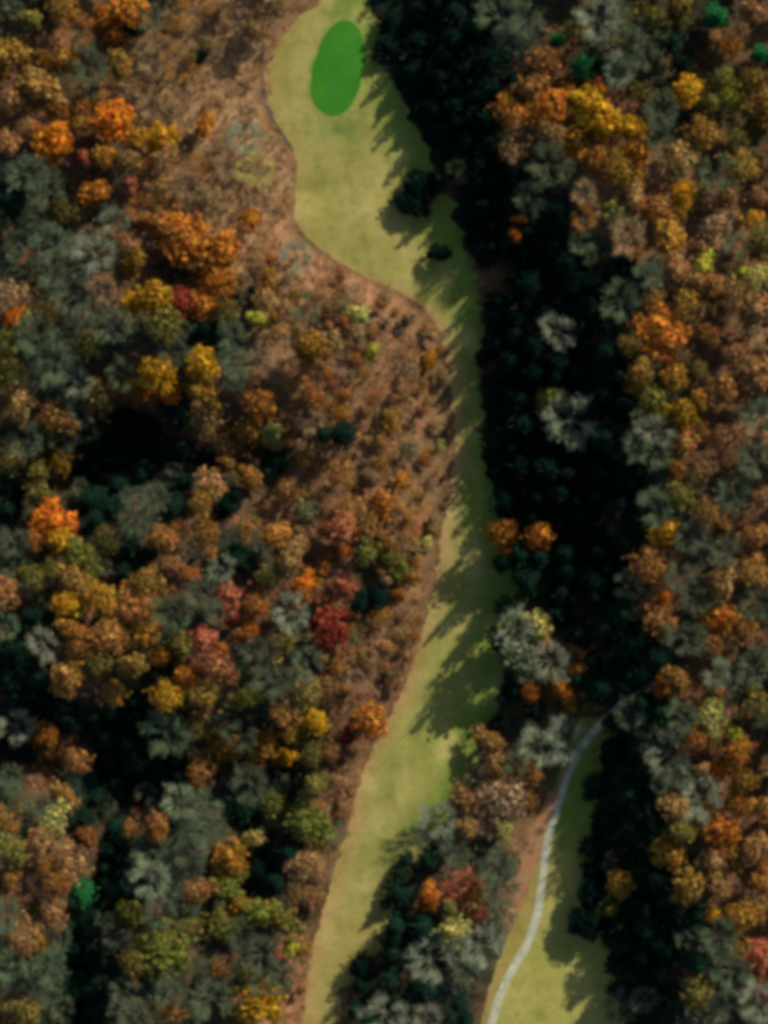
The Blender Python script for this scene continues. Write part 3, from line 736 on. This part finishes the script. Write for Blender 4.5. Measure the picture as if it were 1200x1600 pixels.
# the rest of the wood, by the region map
def clash(px, py, r, k=.72):
    for t in TREES:
        if abs(t['px'] - px) < 90 and math.hypot(t['px'] - px, t['py'] - py) < k * (t['r'] + r): return True
    return False
VERGE = []
def on_grass(px, py, pad=0):
    if interp(F1L, py) + 4 - pad < px < interp(F1R, py) - 38 + pad: return True
    if py > 1110 and interp(F2L, py) - 6 - pad < px < interp(F2R, py) - 22 + pad: return True
    return False
spots = []
for r in range(32):
    for c in range(24):
        code = GRID[r][c]
        n = {'.': 0, 's': 0, 'n': 1.5, 'a': 1.7, 'z': 2.6, 't': 1.5, 'd': 1.9, 'D': 1.4}.get(code, 1.3)
        n = int(n) + (rng.random() < n % 1)
        for k in range(n): spots.append((r, c, code, k))
rng.shuffle(spots)
spots.sort(key=lambda s: s[3])
for r, c, code, k in spots:
    for _try in range(7):
        px = c * 50 + rng.uniform(0, 50); py = r * 50 + rng.uniform(0, 50)
        if code in 'bOyvrpm': kind = 'broad' if rng.random() < .4 else 'thin'; rr = rng.uniform(19, 31)
        elif code == 'g': kind = 'bare'; rr = rng.uniform(20, 32)
        elif code == 'z': kind = ('broad', 'thin', 'bare')[rng.choice((0, 0, 1, 1, 1, 2))]; rr = rng.uniform(14, 25)
        elif code == 't': kind = 'bare' if rng.random() < .4 else 'thin'; rr = rng.uniform(16, 26)
        elif code in 'na': kind = 'bare'; rr = rng.uniform(11, 18)
        elif code in 'dD': kind = 'pine'; rr = rng.uniform(18, 28)
        else: kind = 'pine'; rr = 20
        if k: rr *= rng.uniform(.5, .75)
        cc = code
        u = rng.random()
        if code == 'b': cc = 'b' if u < .5 else ('c' if u < .75 else ('p' if u < .88 else 'm'))
        if code == 'O': cc = 'O' if u < .4 else 'c'
        if code == 'v': cc = 'v' if u < .6 else ('m' if u < .75 else 'g'); kind = 'bare' if cc == 'g' else kind
        if code == 'y': cc = 'y' if u < .3 else ('m' if u < .6 else ('l' if u < .8 else 'p'))
        if code == 'r': cc = 'q' if u < .5 else 'c'
        if code == 'z': cc = 'b' if u < .27 else ('p' if u < .5 else ('c' if u < .66 else ('t' if u < .82 else ('q' if u < .9 else ('m' if u < .96 else 'g')))))
        if code == 't': cc = 't' if u < .45 else ('p' if u < .7 else 'b')
        if code in 'na': cc = 't' if u < .7 else 'p'
        if code == 'g':
            cc = 'g' if u < .72 else ('w' if u < .8 else ('v' if u < .92 else 'b'))
            if cc in 'vb': kind = 'thin'
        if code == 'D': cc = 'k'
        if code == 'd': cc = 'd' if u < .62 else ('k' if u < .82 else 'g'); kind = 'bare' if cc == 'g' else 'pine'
        if code == 'd' and 560 < px < 900 and py < 820: cc = 'k'; kind = 'pine'  # near-black crowns beside the fairway: the long shade is in their colour
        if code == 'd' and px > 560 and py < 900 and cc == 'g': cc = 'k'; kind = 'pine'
        if on_grass(px, py, rr * .75) or clash(px, py, rr, .70 if k == 0 else .6): continue
        if px > 1198 or py > 1598: continue
        H = None
        if code in 'na': H = rng.uniform(5, 8)
        if code == 'd' and px < 500: H = rng.uniform(6, 10)      # the hollows carry low trees
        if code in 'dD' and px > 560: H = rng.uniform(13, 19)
        if code == 'z': H = rng.uniform(7, 12)
        if code == 'D': H = rng.uniform(8, 12)
        if abs(px - interp(RIDGE, py) - 15) < 38 and kind != 'pine': H = rng.uniform(17, 21)
        lim = None
        if py < 820 and interp(F1L, py) + 20 < px < 900: lim = px - interp(EDGE1, py + 50)
        elif py > 1120 and 880 < px < 1080: lim = px - interp(EDGE2, py + 50)
        elif py > 1240 and interp(F1L, py) + 20 < px < 760: lim = px - interp(EDGE3, py + 40)
        if lim is not None:
            if lim < 8: continue
            base_h = 14 if H is None else H
            if px > 860 and py > 1120: lim *= .55 if py < 1420 else .8
            H = min(base_h + (7 if 400 < py < 820 else 0), max(6.5, (.25 if 400 < py < 820 else .17) * lim + (5.5 if 400 < py < 820 else (6 if px < 860 and py < 400 else 2.5))))
        if 1030 < px < 1080 and 1000 < py < 1240 and code in 'dDs': H = rng.uniform(17, 21)
        if 780 < px < 860 and 820 < py < 1000 and code == 'd': H = rng.uniform(19, 23)
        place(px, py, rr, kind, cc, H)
        break

# young trees and shrubs that break up the left verge of the fairway
py = 395
while py < 1590:
    py += rng.uniform(9, 24)
    e = interp(F1L, py); px = e - rng.uniform(6, 58); rr = rng.uniform(8, 17)
    if clash(px, py, rr, .62): continue
    u = rng.random()
    if py > 1130: kk = rng.choice(['v', 'p', 'b', 'g', 't', 'q', 'm'])
    else: kk = rng.choice(['p', 'b', 'c', 't', 't', 'q', 'l'])
    place(px, py, rr, 'bare' if kk == 'g' else ('broad' if u < .5 else 'thin'), kk, rng.uniform(4, 8))

# ------------------------------------------------------------------ labels that single each tree out
ORD = ['nearest', 'second nearest', 'third nearest', 'fourth nearest', 'fifth nearest', 'sixth nearest', 'seventh nearest', 'eighth nearest', 'ninth nearest']
DIRS = ['right of', 'upper right of', 'above', 'upper left of', 'left of', 'lower left of', 'below', 'lower right of']
NOUN = {'broad': 'leafy tree', 'thin': 'thin-leaved tree', 'bare': 'bare tree', 'pine': 'evergreen'}
def sector(a, b): return int(((math.degrees(math.atan2(b[1] - a[1], a[0] - b[0])) + 22.5) % 360) // 45)
rest = TREES[NH:]
for t in rest:
    t['desc'] = ('' if t['kind'] != 'broad' and t['kind'] != 'bare' else '') + t['word'] + ' ' + NOUN[t['kind']]
byd = {}
for t in TREES: byd.setdefault(t['word'] + ' ' + NOUN[t['kind']], []).append(t)
for t in rest:
    best = None
    for ref, rx, ry in REFS:
        d = math.hypot(t['px'] - rx, t['py'] - ry)
        if d > 330: continue
        s = sector((t['px'], t['py']), (rx, ry))
        rank = sum(1 for q in byd[t['desc']] if q is not t and (q['px'], q['py']) != (rx, ry) and math.hypot(q['px'] - rx, q['py'] - ry) < d and sector((q['px'], q['py']), (rx, ry)) == s)
        if rank >= len(ORD): continue
        if len(f"{t['desc']}, {ORD[rank]} such {DIRS[s]} {ref}".split()) > 16: continue
        cost = d + 70 * rank
        if best is None or cost < best[0]: best = (cost, ref, s, rank)
    _, ref, s, rank = best
    t['label'] = f"{t['desc']}, {ORD[rank]} such {DIRS[s]} {ref}"
labs = [t['label'] for t in TREES]
for t in TREES: t['root']['label'] = t['label']
print("TREES", len(TREES), "unique", len(set(labs)), {k: sum(t['kind'] == k for t in TREES) for k in KINDS}, "maxwords", max(len(l.split()) for l in labs))

# ------------------------------------------------------------------ undergrowth and the wood beyond the frame (nobody could count them)
def tint_of(code, rnd):
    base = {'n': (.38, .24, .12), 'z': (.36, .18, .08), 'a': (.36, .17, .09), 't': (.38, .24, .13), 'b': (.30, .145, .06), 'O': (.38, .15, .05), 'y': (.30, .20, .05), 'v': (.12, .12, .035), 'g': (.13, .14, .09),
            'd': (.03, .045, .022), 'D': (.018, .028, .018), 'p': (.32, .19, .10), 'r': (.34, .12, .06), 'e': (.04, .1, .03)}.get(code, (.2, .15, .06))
    k = rnd.uniform(.6, 1.35)
    c = np.array(base) * k * rnd.uniform(.85, 1.15, 3)
    u = rnd.random()
    if u < .05 and code in 'naztbp': c = np.array((.42, .10, .06))
    elif u < .09 and code in 'naztbpyv': c = np.array((.45, .34, .06))
    return c
rnd = np.random.default_rng(99)
C_, N_, S_, K_, E_ = [], [], [], [], []
cnt = 0
while cnt < 12000:
    px, py = rnd.uniform(-60, 1260), rnd.uniform(-60, 1660)
    code = cell(px, py)
    if code in '.s' or on_grass(px, py, 6): continue
    if interp(F1L, py) < px < interp(F1R, py) or (py > 985 and interp(F2L, py) - 14 < px < interp(F2R, py)): continue
    cnt += 1
    x, y = (px - 600) * M2, (800 - py) * M2; z = height(x, y)
    m = int(rnd.integers(5, 13)); sp = rnd.uniform(.35, 1.25); hh = rnd.uniform(.3, 2.6)
    off = rnd.normal(size=(m, 3)) * sp * .55; tint = tint_of(code, rnd)
    for q in off:
        C_.append((x + q[0], y + q[1], z + abs(q[2]) * hh + .1)); N_.append(rnd.normal(scale=.6, size=3) + (0, 0, .9)); S_.append(rnd.uniform(.10, .34)); K_.append(tint * rnd.uniform(.8, 1.2)); E_.append(rnd.uniform(.7, 1.8))
vs, fs = quads_from(np.array(C_), np.array(N_), np.array(S_), np.array(E_), rnd)
SV, SF, SK = [], [], []
ns = 0
while ns < 3800:
    px, py = rnd.uniform(0, 760), rnd.uniform(0, 1500)
    code = cell(px, py)
    if code not in 'naztbOp' or (code not in 'nazt' and rnd.random() < .6) or on_grass(px, py, 8): continue
    ns += 1
    x, y = (px - 600) * M2, (800 - py) * M2; z = height(x, y); L = rnd.uniform(1.8, 5.5); wd = rnd.uniform(.035, .10)
    tint = np.array((.30, .20, .12)) * rnd.uniform(.6, 1.4); lx, ly = rnd.normal(scale=.5, size=2)
    for (ux, uy) in ((1, 0), (0, 1)):
        b = len(SV)
        SV += [(x - ux * wd, y - uy * wd, z - .1), (x + ux * wd, y + uy * wd, z - .1), (x + lx + ux * wd * .4, y + ly + uy * wd * .4, z + L), (x + lx - ux * wd * .4, y + ly - uy * wd * .4, z + L)]
        SF.append((b, b + 1, b + 2, b + 3)); SK += [tint] * 4
    for q in range(9):      # side shoots
        t = rnd.uniform(.35, 1); a = rnd.uniform(0, 6.28); l2 = rnd.uniform(.4, 1.3); b = len(SV)
        p = np.array((x + lx * t, y + ly * t, z + L * t)); e = p + np.array((math.cos(a) * l2, math.sin(a) * l2, rnd.uniform(.2, .7))); sw = np.array((-math.sin(a), math.cos(a), 0)) * .06
        SV += [tuple(p - sw), tuple(p + sw), tuple(e + sw * .4), tuple(e - sw * .4)]; SF.append((b, b + 1, b + 2, b + 3)); SK += [tint] * 4
fs = np.concatenate([fs, np.array(SF) + len(vs)]); vs = np.concatenate([vs, np.array(SV)])
kk = np.concatenate([np.repeat(np.array(K_), 4, 0), np.array(SK)])
o = link(bpy.data.objects.new("undergrowth", mesh_np("undergrowth", vs, fs, MAT_STUFF, kk)))
o['kind'] = 'stuff'; o['label'] = 'low autumn brush and fallen twigs covering the wood floor'; o['category'] = 'undergrowth'

bv = {'b': broad_crown(71, 10, 60, .62, .12), 'c': broad_crown(72, 12, 50, .68, .12), 'p': pine_crown(73, 8)}
VV, FF, CC = [], [], []; base = 0; out_spots = []
tries = 0
while len(out_spots) < 1500 and tries < 40000:
    tries += 1
    px, py = rnd.uniform(-420, 1620), rnd.uniform(-420, 2020)
    if -12 < px < 1212 and -12 < py < 1612: continue
    if 440 < px < 620 and -130 < py < 0: continue
    if (430 < px < 600 and py > 1600) or (730 < px < 990 and py > 1600): continue
    if any(abs(px - a) < 42 and abs(py - b) < 42 and math.hypot(px - a, py - b) < 42 for a, b in out_spots): continue
    out_spots.append((px, py))
for px, py in out_spots:
    x, y = (px - 600) * M2, (800 - py) * M2; z = height(x, y)
    code = cell(px, py)
    dark = code in 'dDs'
    r = rnd.uniform(3.6, 6); H = rnd.uniform(11, 17)
    v, f = bv['p'] if dark else bv['b' if rnd.random() < .5 else 'c']
    a = rnd.uniform(0, 6.28); ca, sa = math.cos(a), math.sin(a)
    v2 = np.stack([(v[:, 0] * ca - v[:, 1] * sa) * r + x, (v[:, 0] * sa + v[:, 1] * ca) * r + y, v[:, 2] * H / HT + z], 1)
    VV.append(v2); FF.append(f + base); base += len(v)
    pc = PAL['d' if dark else rnd.choice(list('bbcgvymp'))][0]
    CC.append(np.tile(np.array(pc) * rnd.uniform(.8, 1.15), (len(v), 1)))
o = link(bpy.data.objects.new("surrounding_wood", mesh_np("surrounding_wood", np.concatenate(VV), np.concatenate(FF), MAT_STUFF, np.concatenate(CC))))
o['kind'] = 'stuff'; o['label'] = 'autumn wood continuing on all sides'; o['category'] = 'wood'
